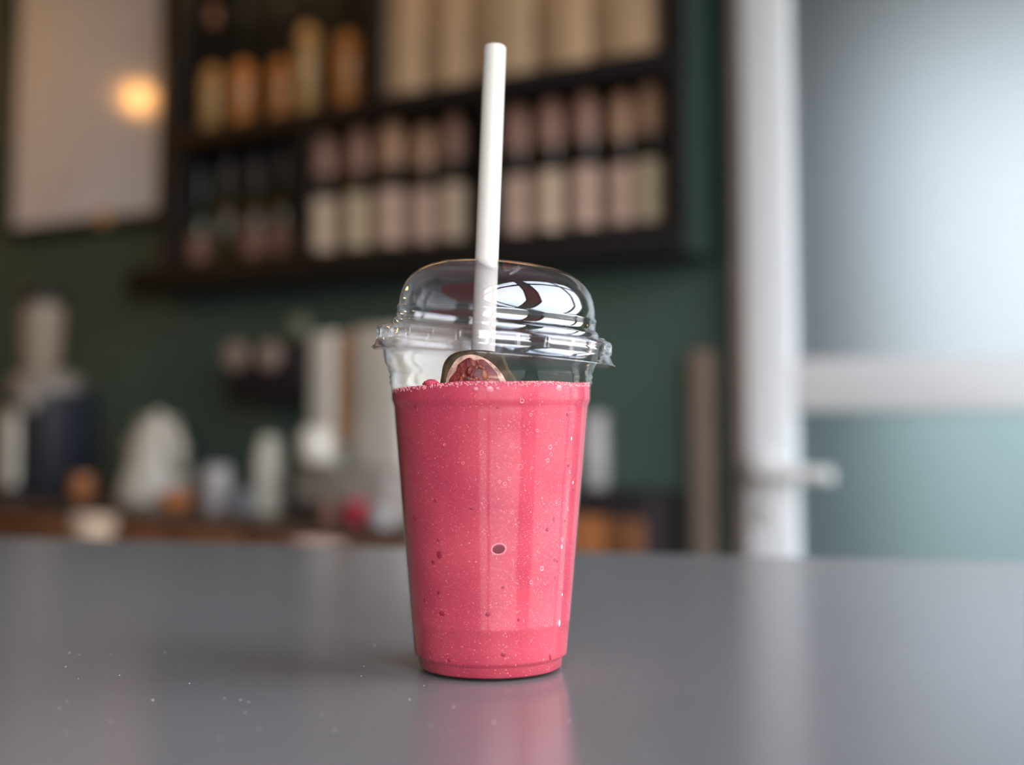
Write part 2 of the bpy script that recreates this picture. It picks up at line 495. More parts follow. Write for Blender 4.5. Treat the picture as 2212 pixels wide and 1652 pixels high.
GAP = 0.55                                     # smoothie surface inside the outer cup wall, mm
def top_z(a):                                  # uneven frothy fill level round the cup
    return 115.3 + 1.2 * math.cos(a + math.pi / 2) + 1.2 * math.cos(a) + .35 * math.sin(3 * a + .6) + .2 * math.sin(7 * a + 2)
sp = [(0, 2.3), (22, 2.3), (26, 1.4), (28.2, 1.1)]
for z in (1.9, 5.0, 5.9, 6.5, 7.4, 12, 19.6, 20.2, 20.9, 34, 48, 62, 76, 90, 104.5, 107, 108.6, 109.8, 111, 113):
    sp.append((cup_r(z) - GAP, z))
sp += [(41.05, 115.2), (40.4, 116.0), (38.6, 116.2), (30, 115.4), (16, 115.0), (0, 115.0)]
def swob(r, z, a):
    zz = z * 1000
    if zz > 112.9:
        zz += (top_z(a) - 115.2) * min(1, (zz - 112.9) / 2.0) * min(1, r / .04)
    return r, zz * mm
smo = lathe('smoothie', [(r * mm, z * mm) for r, z in sp], M['smoothie'], None, seg=160, loc=CUP, angle=60, wob=swob)
tag(smo, 'thick pink fruit smoothie filling the clear cup', 'drink')

def on_smoothie(px, py, off=0.0):
    """where a sight line meets the smoothie's side: point and outward normal in the smoothie's own frame"""
    d = ray(px, py).normalized()
    t = 0.45
    while t < 0.8:
        p = CAM + d * t - CUP
        if (p.x ** 2 + p.y ** 2) ** .5 <= (cup_r(p.z * 1000) - GAP + off) * mm:
            break
        t += 0.0002
    n = Vector((p.x, p.y, 0)).normalized()
    n = (n + Vector((0, 0, -.09))).normalized()
    return p, n

def disc_on(name, px, py, wpx, hpx, m, parent, tilt=0.0, thick=.22, prof=None):
    p, n = on_smoothie(px, py)
    s = (CUP_Y - .04) / F_PX
    q = n.to_track_quat('Z', 'Y').to_matrix().to_4x4() @ Matrix.Rotation(tilt, 4, 'Z')
    bm = bmesh.new()
    pr = prof or [(1.0, -.3), (.96, .25), (.8, .7), (.5, .95), (0, 1.0)]
    bm_lathe(bm, pr, 14)
    for v in bm.verts:
        v.co = Vector((v.co.x * wpx / 2 * s, v.co.y * hpx / 2 * s, v.co.z * thick * mm))
    bmesh.ops.transform(bm, matrix=Matrix.Translation(p) @ q, verts=bm.verts[:])
    return from_bm(name, bm, m, parent)

RIM = [(.76, .35), (.82, .95), (.92, 1.0), (1.0, .3), (1.0, -.3)]
# the large oval air pocket in the middle
ap = disc_on('air_pocket', 1077, 1186, 31, 21, M['bubble_dark'], smo, .15)
ap['label'] = 'dark oval air pocket'
disc_on('rim', 1077, 1186, 36, 27, M['bubble'], ap, .15, prof=RIM)
bubbles = [(1123, 1008, 13), (1188, 966, 11), (1190, 981, 9), (1183, 995, 10), (1040, 977, 10), (1106, 1107, 8), (1170, 1228, 11), (1147, 1258, 9),
           (1108, 1184, 8), (1090, 1045, 9), (1079, 1040, 7), (1090, 1050, 7), (1100, 1034, 8), (1201, 1085, 8), (1127, 866, 11), (1146, 896, 8),
           (1057, 836, 16), (1207, 834, 17), (1027, 835, 10), (1074, 834, 8), (1226, 1100, 9), (1214, 1166, 9), (1148, 1011, 7), (1160, 930, 8),
           (1000, 1000, 7), (960, 960, 6), (1230, 1020, 8), (1105, 962, 8), (1201, 958, 7), (1234, 905, 7)]
for x, y, d in bubbles:
    if y > 850:
        disc_on('air_bubble', x, y, d, d, M['bubble'], smo, prof=[(.45, .1), (.62, .4), (.8, 1.0), (1.0, .5), (1.0, -.3)])
    else:
        disc_on('air_bubble', x, y + 5, d * 1.15, d, M['surface_bubble'], smo, thick=.4)
specks = [(949, 1198, 11, 14), (936, 1214, 8, 8), (955, 1325, 9, 12), (1088, 1413, 9, 9), (914, 1418, 8, 9), (1189, 1418, 7, 14), (1198, 1207, 9, 10),
          (1204, 1211, 6, 8), (1200, 1246, 7, 10), (1197, 1121, 7, 12), (1221, 1125, 5, 7), (1183, 1143, 8, 8), (948, 1280, 6, 9), (1018, 1098, 9, 5),
          (897, 877, 6, 9), (1075, 878, 8, 7), (1228, 1004, 8, 9), (1238, 1055, 6, 9), (890, 955, 5, 9), (896, 1118, 6, 12), (1120, 1338, 7, 5),
          (1054, 1326, 7, 10), (918, 1297, 8, 7), (941, 1081, 6, 8), (947, 1167, 5, 7), (1226, 894, 6, 8), (1087, 1268, 5, 6), (970, 1426, 8, 7)]
for i, (x, y, a, b) in enumerate(specks):
    disc_on('fruit_speck', x, y, a * 1.35, b * 1.3, M['speck'], smo, i * .7)
for x, y, a, b in ((1208, 1346, 7, 15), (1213, 1181, 5, 10), (1234, 947, 4, 8), (1237, 1042, 4, 8), (1214, 1284, 4, 6)):
    disc_on('white_fleck', x, y, a, b, M['fleck'], smo, thick=.3)
# fine bubbles all over the side of the smoothie, more of them on the right
bm = bmesh.new()
rnd = random.Random(3)
s_ = (CUP_Y - .04) / F_PX
for k in range(1500):
    a = -math.pi / 2 + rnd.uniform(-1.45, 1.45) if k < 1050 else -math.pi / 2 + rnd.uniform(.15, 1.5)
    z = rnd.uniform(2, 113)
    r = cup_r(z) - GAP
    c = Vector((r * mm * math.cos(a), r * mm * math.sin(a), z * mm))
    n = Vector((math.cos(a), math.sin(a), 0)); tx = Vector((-math.sin(a), math.cos(a), 0)); tz = Vector((0, 0, 1))
    q = rnd.uniform(.7, 1.6) * s_ * (1.6 if rnd.random() < .06 else 1)
    vs_ = [bm.verts.new(c + tx * q * math.cos(j * math.pi / 3) + tz * q * math.sin(j * math.pi / 3)) for j in range(6)]
    tip = bm.verts.new(c + n * .00012)
    for j in range(6): bm.faces.new((vs_[j], vs_[(j + 1) % 6], tip))
fb = from_bm('fine_bubbles', bm, M['fine'], smo)
fb['kind'] = 'stuff'
# frothy rim of bubbles along the surface
bm = bmesh.new()
for k in range(1300):
    a = rnd.uniform(0, 2 * math.pi)
    z = top_z(a) + min(.5, rnd.gauss(-.1, .6))
    r = min(41.2, cup_r(min(z, 117)) - GAP) - abs(rnd.gauss(0, .25))
    q = rnd.uniform(.14, .42) * mm
    bmesh.ops.create_icosphere(bm, subdivisions=1, radius=q, matrix=Matrix.Translation((r * mm * math.cos(a), r * mm * math.sin(a), z * mm)))
fr = from_bm('froth', bm, M['froth'], smo)
fr['kind'] = 'stuff'
# a small lump of pulp at the surface beside the fig
bm = bmesh.new()
bmesh.ops.create_icosphere(bm, subdivisions=2, radius=1.0)
for v in bm.verts: v.co = Vector((v.co.x * .0032 * (1 + .25 * math.sin(7 * v.co.z + 3 * v.co.y)), v.co.y * .003, v.co.z * .0020)) + Vector((-.0235, -.030, .1166))
from_bm('pulp_lump', bm, M['smoothie'], smo)

# ---- dome lid (sits slightly crooked: lower on the right)
LID = CUP + Vector((.0016, 0, .1378))
lid = empty('dome_lid', LID)
lid.rotation_euler = (math.radians(0.0), math.radians(4.4), 0)
tag(lid, 'clear plastic dome lid with straw hole, pressed crooked onto the cup', 'lid')
rim_out = [(51.5, -9.6), (51.1, -9.3), (50.0, -8.0), (49.5, -6.9), (49.0, -6.2), (48.95, -5.4), (49.5, -4.8), (49.6, -3.4), (49.2, -2.9), (49.25, -2.3), (49.45, -1.8), (49.4, -1.2), (49.1, -.3), (48.5, 0.1), (46.2, 0.4), (44.4, 0.4), (43.8, .8), (43.6, 2.6)]
rim_in = [(43.1, 2.6), (43.3, .5), (44.1, -.1), (46.2, -.1), (48.4, -.5), (48.8, -1.4), (48.7, -2.6), (49.0, -3.6), (49.0, -4.7), (48.45, -5.3), (48.5, -6.3), (49.0, -7.0), (49.5, -8.2), (50.8, -9.7), (51.4, -9.9)]
lathe('rim', [(r * mm, z * mm) for r, z in rim_out + rim_in], M['lid'], lid, seg=160, closed=True, angle=75)
HOLE = 12.0
dome_out = [(43.6, 2.65), (43.3, 3.4), (42.6, 3.9), (42.1, 4.6), (41.9, 7.7), (42.3, 8.3), (42.1, 9.0), (41.6, 9.5), (41.3, 12.6), (40.5, 16.2), (39.2, 19.4), (37.0, 22.4), (33.8, 25.1), (29.6, 27.3), (24.5, 28.9), (18.5, 29.9), (HOLE, 30.4)]
dome_in = [(r - .5 * min(1, max(.25, r / 45)), z - (0.0 if z < 9.6 else .42 * (1 - r / 50))) for r, z in dome_out][::-1]
lathe('dome', [(r * mm, z * mm) for r, z in dome_out + dome_in], M['lid'], lid, seg=160, closed=True, angle=75)
# torn flaps round the straw hole, bent inwards
for k in range(8):
    a0, a1 = 2 * math.pi * k / 8 + .03, 2 * math.pi * (k + 1) / 8 - .03
    if k in (3, 4): continue                                   # pushed right aside where the straw goes through
    bm = bmesh.new()
    rr, zz = (HOLE + .1) * mm, 30.35 * mm
    bend = .0045 if k in (0, 7) else .003
    grid = []
    for t_ in (0, .35, .7, 1):
        row = []
        for j in range(5):
            a = a0 + (a1 - a0) * j / 4
            a = (a - (a0 + a1) / 2) * (1 - t_ * .85) + (a0 + a1) / 2
            q = rr * (1 - .62 * t_)
            row.append(Vector((q * math.cos(a), q * math.sin(a), zz - bend * t_ ** 1.4 + .0004 * math.sin(9 * a + 4 * t_))))
        grid.append(row)
    V = [[bm.verts.new(p) for p in row] for row in grid]
    V2 = [[bm.verts.new(p - Vector((0, 0, .0004))) for p in row] for row in grid]
    for i in range(3):
        for j in range(4):
            bm.faces.new((V[i][j], V[i][j + 1], V[i + 1][j + 1], V[i + 1][j]))
            bm.faces.new((V2[i][j + 1], V2[i][j], V2[i + 1][j], V2[i + 1][j + 1]))
    for i in range(3):
        bm.faces.new((V[i][0], V[i + 1][0], V2[i + 1][0], V2[i][0])); bm.faces.new((V[i + 1][4], V[i][4], V2[i][4], V2[i + 1][4]))
    from_bm('hole_flap', bm, M['lid'], lid)
# small stacking lugs round the rim
lug_me = None
for k in range(26):
    a = 2 * math.pi * (k + .35) / 26
    if lug_me is None:
        o = box('stacking_lug', -.0012, .0012, -.0006, .0006, -.0021, .0021, M['lid'], lid, bev=.0004)
        lug_me = o.data
    else:
        o = link(bpy.data.objects.new('stacking_lug', lug_me), lid)
    o.location = (.0491 * math.cos(a), .0491 * math.sin(a), -.0036)
    o.rotation_euler = (0, 0, a + math.pi / 2)

# ---- straw
M['straw'] = mat('white_paper_straw', (0.55, 0.50, 0.44, 1), 0.6, 0.3, var=0.02, scale=300, bump=0.1, bscale=900)
def ray_at(px, py, y):
    d = ray(px, py)
    return CAM + d * (y / d.y)
s_top = ray_at(1069, 104, CUP_Y + .026)
s_mid = ray_at(1051, 566, CUP_Y + .0005)
ax = (s_top - s_mid).normalized()
L = (s_top - s_mid).length
s_bot = s_mid - ax * .112
bm = bmesh.new()
R_, r_ = .00495, .0045
Ls = (s_top - s_bot).length
bm_lathe(bm, [(R_, 0), (R_, Ls - .0002), (R_ - .0001, Ls), (r_, Ls), (r_, 0)], 40, closed=True)
o = from_bm('paper_straw', bm, M['straw'], None, loc=s_bot, angle=60)
o.rotation_mode = 'QUATERNION'
o.rotation_quaternion = ax.to_track_quat('Z', 'Y')
tag(o, 'long white paper straw standing in the dome lid', 'straw')

# ---- dried fig half, standing in the smoothie just behind the cup wall
M['rind'] = mat('brown_fig_rind', (0.052, 0.031, 0.009, 1), 0.55, 0.2, var=0.7, scale=190, bump=0.6, bscale=350)
M['fig_cream'] = mat('cream_fig_flesh', (0.52, 0.31, 0.23, 1), 0.6, 0.2, var=0.6, scale=330, bump=0.3, bscale=500)
M['fig_pulp'] = mat('red_fig_pulp', (0.15, 0.017, 0.013, 1), 0.35, 0.3, var=0.5, scale=260, bump=0.8, bscale=420)
M['fig_seed'] = mat('amber_fig_seed', (0.26, 0.065, 0.024, 1), 0.35, 0.5, var=0.2, scale=300)
fy = CUP_Y - .026
fs = (fy / .999) / F_PX
f0 = ray_at(1036, 822, fy)
fig = empty('fig_half', f0)
tag(fig, 'dried fig half with brown rind poking out of the smoothie', 'fig')
def blob(pts, y0, y1, sub=4, shrink=1.0, dome=0.0):
    """closed outline (photo pixels about the fig's foot) turned into a rounded slab"""
    P = []
    n = len(pts)
    for i in range(n):
        p0, p1, p2, p3 = (Vector(pts[(i + k) % n] + (0,)) for k in (-1, 0, 1, 2))
        for j in range(sub):
            t_ = j / sub
            P.append(.5 * ((2 * p1) + (p2 - p0) * t_ + (2 * p0 - 5 * p1 + 4 * p2 - p3) * t_ ** 2 + (3 * p1 - p0 - 3 * p2 + p3) * t_ ** 3))
    c = sum(P, Vector()) / len(P)
    bm = bmesh.new()
    rows = []
    for (k, y) in ((.90, y0), (.98, y0 + (y1 - y0) * .12), (1.0, y0 + (y1 - y0) * .45), (.97, y0 + (y1 - y0) * .8), (.85, y1)):
        rows.append([bm.verts.new(((c.x + (p.x - c.x) * k) * fs, y, (c.y + (p.y - c.y) * k) * fs)) for p in P])
    m_ = len(P)
    for A, B in zip(rows, rows[1:]):
        for i in range(m_):
            bm.faces.new((A[i], A[(i + 1) % m_], B[(i + 1) % m_], B[i]))
    for row, y in ((rows[0], y0 - dome), (rows[-1], y1)):
        v = bm.verts.new((c.x * fs, y, c.y * fs))
        for i in range(m_): bm.faces.new((row[i], row[(i + 1) % m_], v))
    return bm
rind = [(-84, -30), (-83, 14), (-76, 42), (-56, 60), (-20, 67), (22, 65), (48, 58), (58, 40), (64, 24), (80, 2), (88, -30), (40, -62), (-40, -62)]
flesh = [(-74, -30), (-72, 6), (-62, 30), (-46, 50), (-18, 57), (12, 48), (36, 30), (54, 6), (64, -26), (30, -52), (-36, -52)]
pulp = [(-68, -30), (-66, 2), (-52, 20), (-46, 36), (-24, 50), (-10, 44), (8, 46), (26, 30), (38, 16), (42, 4), (54, -26), (24, -46), (-32, -46)]
from_bm('rind', blob(rind, 0, .0085), M['rind'], fig)
from_bm('flesh', blob(flesh, -.0006, .002, dome=.0003), M['fig_cream'], fig)
pp_ = from_bm('pulp', blob(pulp, -.0013, .002, dome=.0006), M['fig_pulp'], fig)
rs = random.Random(5)
for k in range(26):
    x, z = rs.uniform(-56, 36), rs.uniform(-4, 42)
    if abs(x + 10) / 46 + max(0, z) / 52 > 1: continue
    bm = bmesh.new()
    bmesh.ops.create_icosphere(bm, subdivisions=1, radius=1)
    a_ = rs.uniform(0, 3)
    for v in bm.verts:
        v.co = Matrix.Rotation(a_, 3, 'Y') @ Vector((v.co.x * rs.uniform(.0005, .0006), v.co.y * .0004, v.co.z * .0009)) + Vector((x * fs, -.0020, z * fs))
    from_bm('seed', bm, M['fig_seed'], pp_)
for x, z, w_, h_, a_ in ((-22, 20, 15, 24, .25), (10, 12, 13, 26, -.3), (-40, 0, 10, 18, .1), (26, -6, 10, 16, -.4)):
    bm = bmesh.new()
    bmesh.ops.create_icosphere(bm, subdivisions=2, radius=1)
    for v in bm.verts:
        v.co = Matrix.Rotation(a_, 3, 'Y') @ Vector((v.co.x * w_ / 2 * fs, v.co.y * .0009, v.co.z * h_ / 2 * fs)) + Vector((x * fs, -.0015, z * fs))
    from_bm('pulp_lobe', bm, M['fig_pulp'] if a_ > 0 else M['fig_seed'], pp_)

# ---- dust and crumbs on the table
bm = bmesh.new()
rd = random.Random(11)
spots = [(885, 1511, 5, 2), (1067, 1560, 6, 1.2), (330, 1512, 4, 1.5), (722, 1577, 3, 2), (520, 1512, 2.5, 2), (980, 1527, 2.5, 2), (930, 1566, 2, 2), (1230, 1557, 3, 1.3), (695, 1543, 3, 1.2), (560, 1575, 2.5, 1), (150, 1410, 2.5, 1.5), (1390, 1630, 2, 2)]
for k in range(26): spots.append((rd.uniform(60, 1000), rd.uniform(1340, 1640), rd.uniform(1, 2.2), rd.uniform(1, 1.6)))
for x, y, a, b in spots:
    d = ray(x, y)
    p = CAM + d * ((TABLE_Z - CAM.z) / d.z)
    sc_ = p.y / F_PX
    bmesh.ops.create_icosphere(bm, subdivisions=1, radius=1, matrix=Matrix.Translation(p - Vector((-.1, .45, -.00005))) @ Matrix.Rotation(rd.uniform(0, 3), 4, 'Z') @ Matrix.Diagonal((a * sc_ * .7, b * sc_ * .9, .00015, 1)))
du = from_bm('dust', bm, M['dust'], tb)
du['kind'] = 'stuff'

# ================================================================== BAR BACK: SHELF UNIT
SF = 0.14                                                     # shelf front, metres off the wall
Z0, ZB, Z1, ZM, ZT = 1.454, 1.516, 1.802, 1.848, 2.33         # faces of the bottom, middle and top boards
SU = -.705
sh = empty('wall_shelf_unit', W(SU, 0, Z0), rz)
tag(sh, 'black stained wall shelf unit full of bottles and packets', 'shelf')
def shl(name, u0, u1, z0, z1, w0=.010, w1=SF, m='shelf', bev=.002):
    return box(name, u0 - SU, u1 - SU, -w1, -w0, z0 - Z0, z1 - Z0, M[m], sh, bev=bev)
shl('shelf_board', SU, .906, Z0, ZB)
shl('shelf_board', -.561, .906, Z1, ZM)
shl('shelf_board', -.561, .906, ZT - .04, ZT)
shl('upright', -.561, -.525, ZB, Z1); shl('upright', -.561, -.525, ZM, ZT - .04)
shl('upright', .866, .906, ZB, Z1); shl('upright', .866, .906, ZM, ZT - .04)
shl('divider', -.100, -.066, ZB, Z1)
shl('divider', .435, .468, ZB, Z1)
shl('divider', .114, .146, ZM, ZT - .04)
shl('back_panel', -.561, .906, ZB, Z1, 0, .010, 'shelf_back', 0)
shl('back_panel', -.561, .906, ZM, ZT - .04, 0, .010, 'shelf_back', 0)
sc = shl('side_cladding', .9065, .910, Z0 + .004, ZT, .001, SF - .012, 'green_darkened', 0)
sc['label'] = 'side board in wall green darkened against the window light'

# strip lamps added out of view under the top board to warm the bottles
M['led'] = glow('added_led_strip', (1.0, 0.58, 0.24, 1), 11.0)
def strip(u0, u1, z, label, w=.11):
    t = empty('added_shelf_lamp', W(u0, w, z), rz)
    tag(t, label, 'lamp', 'added warm strip lamps in the shelf unit')
    box('housing', 0, u1 - u0, -.010, .010, -.008, 0, M['table_leg'], t)
    box('diffuser', .005, u1 - u0 - .005, -.008, .008, -.011, -.0085, M['led'], t)
strip(-.50, .10, ZT - .0405, 'added thin warm strip lamp under the top board above the amber bottles')
strip(.16, .85, ZT - .0405, 'added thin warm strip lamp under the top board above the beige packets')

# ------------------------------------------------------------------ bottles
M['dark_glass'] = mat('dark_brown_glass', (0.020, 0.014, 0.010, 1), 0.15, 0.5, var=0.1)
M['label_cream'] = mat('cream_label', (0.54, 0.40, 0.29, 1), 0.6, 0.3, var=0.10, scale=25)
M['label_pink'] = mat('dusty_pink_label', (0.48, 0.32, 0.25, 1), 0.6, 0.3, var=0.10, scale=25)
M['label_yellow'] = mat('pale_yellow_label', (0.50, 0.39, 0.26, 1), 0.6, 0.3, var=0.10, scale=25)
M['dome_brown'] = mat('pinkish_brown_cover', (0.28, 0.145, 0.105, 1), 0.45, 0.4, var=0.15, scale=25)
M['dome_tan'] = mat('tan_cover', (0.36, 0.20, 0.12, 1), 0.45, 0.4, var=0.15, scale=25)
M['amber'] = mat('amber_bottle', (0.44, 0.17, 0.045, 1), 0.25, 0.5, var=0.20, scale=18)
M['pale_amber'] = mat('pale_straw_bottle', (0.42, 0.24, 0.09, 1), 0.25, 0.5, var=0.15, scale=18)
M['green_glass'] = mat('dark_green_glass', (0.020, 0.026, 0.010, 1), 0.15, 0.5, var=0.2)
M['olive_glass'] = mat('olive_brown_glass', (0.040, 0.028, 0.008, 1), 0.15, 0.5, var=0.2)
M['label_red'] = mat('brick_red_label', (0.22, 0.055, 0.040, 1), 0.6, 0.3, var=0.12, scale=25)
M['label_rose'] = mat('brown_rose_label', (0.22, 0.105, 0.075, 1), 0.6, 0.3, var=0.12, scale=25)
M['cap_black'] = mat('black_cap', (0.02, 0.02, 0.02, 1), 0.4, 0.4, var=0.1)

def syrup_bottle(u, w, z, r, h, lab_m, dome_m, label, group):
    t = empty('syrup_bottle', W(u, w, z), rz)
    tag(t, label, 'bottle', group)
    lathe('body', [(0, 0), (r * .9, 0), (r, .004), (r, h * .48), (r * .93, h * .50), (r * .90, h * .58), (r * .80, h * .66), (r * .6, h * .9), (0, h * .9)], M['dark_glass'], t, 24)
    lathe('label', [(r * .98, h * .03), (r * 1.03, h * .032), (r * 1.03, h * .45), (r * .98, h * .452)], lab_m, t, 24)
    lathe('dome_cap', [(0, h * .60), (r * .76, h * .62), (r * .86, h * .65), (r * .86, h * .80), (r * .76, h * .91), (r * .48, h * .98), (0, h)], dome_m, t, 24)
    return t

mid_bay = [(702, 34, .285, 'label_cream', 'dome_brown', 'cream-labelled syrup bottle nearest the left divider of the middle bay'),
           (776, 34, .287, 'label_yellow', 'dome_brown', 'second syrup bottle from the left divider of the middle bay'),
           (847, 37, .289, 'label_pink', 'dome_tan', 'wide pink-labelled syrup bottle third in the middle bay'),
           (918, 31, .270, 'label_pink', 'dome_tan', 'shorter pink-labelled syrup bottle fourth in the middle bay'),
           (981, 30, .283, 'label_cream', 'dome_brown', 'tall syrup bottle just left of the straw')]
right_bay = [(1120, 33, .280, 'label_pink', 'dome_brown', 'pink-labelled syrup bottle just right of the straw'),
             (1192, 34, .283, 'label_cream', 'dome_brown', 'cream-labelled syrup bottle second right of the straw'),
             (1268, 34, .285, 'label_pink', 'dome_brown', 'pink-labelled syrup bottle third right of the straw'),
             (1345, 30, .275, 'label_pink', 'dome_tan', 'pink-labelled tan-capped syrup bottle fourth right of the straw'),
             (1407, 31, .284, 'label_yellow', 'dome_tan', 'tall yellow-labelled syrup bottle at the right end of the shelf')]
for x, r, h, lm, dm, lb in mid_bay + right_bay:
    w_ = .088
    u, z, s = wp(x, 500, w_)
    syrup_bottle(u, w_, ZB + .0005, r * mm * .98, h * .99, M[lm], M[dm], lb, 'syrup bottles on the lower shelf')

def liquor_bottle(name, u, w, z, r, hb, h, body_m, neck_m, label, group, lab=None, cap='cap_black'):
    t = empty(name, W(u, w, z), rz)
    tag(t, label, 'bottle', group)
    lathe('body', [(0, 0), (r * .85, 0), (r, .006), (r, hb * .70), (r * .93, hb * .84), (r * .7, hb * .95), (r * .42, hb), (0, hb)], M[body_m], t, 24)
    lathe('neck', [(r * .40, hb * .99), (r * .36, hb * 1.05), (r * .33, h * .90), (0, h * .90)], M[neck_m], t, 16)
    lathe('cap', [(0, h * .88), (r * .40, h * .88), (r * .40, h * .995), (r * .34, h), (0, h)], M[cap], t, 16)
    if lab:
        lathe('label', [(r * .99, hb * .08), (r * 1.02, hb * .085), (r * 1.02, hb * .5), (r * .99, hb * .505)], M[lab], t, 24)
    return t

up = [(391, 30, .150, .29, 'amber', 'amber bottle beside the menu board on the upper shelf', .085),
      (459, 31, .165, .31, 'pale_amber', 'pale straw-coloured bottle second from the menu board', .085),
      (525, 35, .160, .30, 'amber', 'round-shouldered amber bottle third from the menu board', .085),
      (606, 30, .145, .29, 'amber', 'low amber bottle left of the tallest straw-coloured one', .085),
      (664, 31, .215, .33, 'pale_amber', 'tallest straw-coloured bottle on the upper shelf', .085),
      (752, 37, .175, .32, 'amber', 'amber bottle next to the beige packets on the upper shelf', .085)]
for x, r, hb, h, bmn, lb, w_ in up:
    u, z, s = wp(x, 200, w_)
    liquor_bottle('liquor_bottle', u, w_, ZM + .0005, r * mm * .96, hb, h, bmn, 'dark_glass', lb, 'amber bottles on the upper shelf', cap='dome_brown' if x == 459 else 'cap_black')
low = [(375, 26, .150, .255, 'green_glass', 'label_red', 'dark green bottle with brick red label at the shelf end'),
       (435, 29, .145, .245, 'green_glass', 'label_rose', 'dark green bottle with brown label next to the red-labelled one'),
       (490, 26, .160, .260, 'olive_glass', None, 'unlabelled olive bottle in the middle of the dark bay'),
       (551, 29, .150, .255, 'olive_glass', 'label_rose', 'olive bottle with rose label second from the divider'),
       (609, 28, .155, .265, 'olive_glass', 'label_rose', 'olive bottle with rose label against the left divider')]
for x, r, hb, h, gm, lm, lb in low:
    u, z, s = wp(x, 480, .085)
    liquor_bottle('wine_bottle', u, .085, ZB + .0005, r * mm * 1.1, hb, h, gm, gm, lb, 'dark bottles on the lower shelf', lab=lm)

# beige packets standing on the upper shelf
packs = [(816, 908, 'packet_a'), (912, 1003, 'packet_b'), (1008, 1142, 'packet_c'), (1158, 1270, 'packet_a'), (1276, 1405, 'packet_b')]
M['packet_a'] = mat('tan_kraft_packet', (0.58, 0.385, 0.24, 1), 0.6, 0.3, var=0.10, scale=14, bump=0.3, bscale=30)
M['packet_b'] = mat('beige_kraft_packet', (0.54, 0.355, 0.22, 1), 0.6, 0.3, var=0.10, scale=14, bump=0.3, bscale=30)
M['packet_c'] = mat('grey_beige_packet', (0.52, 0.36, 0.225, 1), 0.6, 0.3, var=0.10, scale=14, bump=0.3, bscale=30)
names = ['tan kraft coffee packet beside the amber bottles', 'beige coffee packet second from the amber bottles', 'wide grey-beige coffee packet behind the straw tip',
         'tan coffee packet just right of the wide grey-beige one', 'beige coffee packet at the right end of the upper shelf']
for (x0, x1, mk), lb in zip(packs, names):
    w_ = .125
    u0, u1 = wp(x0, 150, w_)[0], wp(x1, 150, w_)[0]
    t = empty('coffee_packet', W((u0 + u1) / 2, w_ - .053, ZM + .0005), rz)
    tag(t, lb, 'packet', 'coffee packets on the upper shelf')
    hw = (u1 - u0) / 2
    bm = bmesh.new()
    hgt = .34
    rows = []
    for z_, k, d_ in ((0, .97, .042), (.012, 1, .05), (hgt * .3, 1, .05), (hgt * .7, .99, .045), (hgt * .9, .97, .022), (hgt, .97, .006)):
        ring = []
        for a, b in ((-1, -1), (-.9, -1.0), (0, -1.06), (.9, -1.0), (1, -1), (1, 1), (0, 1.0), (-1, 1)):
            q = .86 if abs(a) == 1 and b == -1 else 1.0
            ring.append(bm.verts.new((a * hw * k, b * d_ * q, z_)))
        rows.append(ring)
    for A, B in zip(rows, rows[1:]):
        for i in range(8): bm.faces.new((A[i], A[(i + 1) % 8], B[(i + 1) % 8], B[i]))
    bm.faces.new(rows[0][::-1]); bm.faces.new(rows[-1])
    from_bm('bag', bm, M[mk], t, angle=60)
    box('seal_strip', -hw * .95, hw * .95, -.009, .009, hgt * .965, hgt * 1.01, M[mk], t, bev=.002)

# ================================================================== MENU BOARD
M['board_frame'] = mat('black_board_frame', (0.022, 0.020, 0.019, 1), 0.4, 0.5, var=0.1)
M['board'] = mat('grey_white_menu_sheet', (0.82, 0.88, 1.0, 1), 0.55, 0.4, var=0.09, scale=2.2)
bw = .045
bu0, bz0, _ = wp(8, 500, bw); bu1, _, _ = wp(352, 440, bw)
bz0 = 1.655
mb = empty('menu_board', W(bu0, 0, bz0), rz)
tag(mb, 'large grey-white framed menu board on the green wall', 'board')
BW, BH = bu1 - bu0, 1.0
f = .026
box('sheet', f * .5, BW - f * .5, -bw + .012, -.004, f * .5, BH - f * .5, M['board'], mb)
box('glass_cover', f * .8, BW - f * .8, -bw + .006, -bw + .009, f * .8, BH - f * .8, clear_plastic('board_glass', .006, .13, (.97, .97, .97)), mb)
box('frame_rail', 0, BW, -bw, -.001, 0, f, M['board_frame'], mb, bev=.002)
box('frame_rail', 0, BW, -bw, -.001, BH - f, BH, M['board_frame'], mb, bev=.002)
box('frame_stile', 0, f, -bw, -.001, f, BH - f, M['board_frame'], mb, bev=.002)
box('frame_stile', BW - f, BW, -bw, -.001, f, BH - f, M['board_frame'], mb, bev=.002)
cu, cz, cs = wp(222, 462, bw)
box('yellowish_smear', cu - bu0 - .03, cu - bu0 + .03, -bw - .006, -bw, -.004, f + .008, mat('yellowish_smear_metal', (0.45, 0.36, 0.18, 1), .4, .5, metal=.6, var=.1), mb, bev=.002)  # raised piece standing in for a yellowish smear on the frame

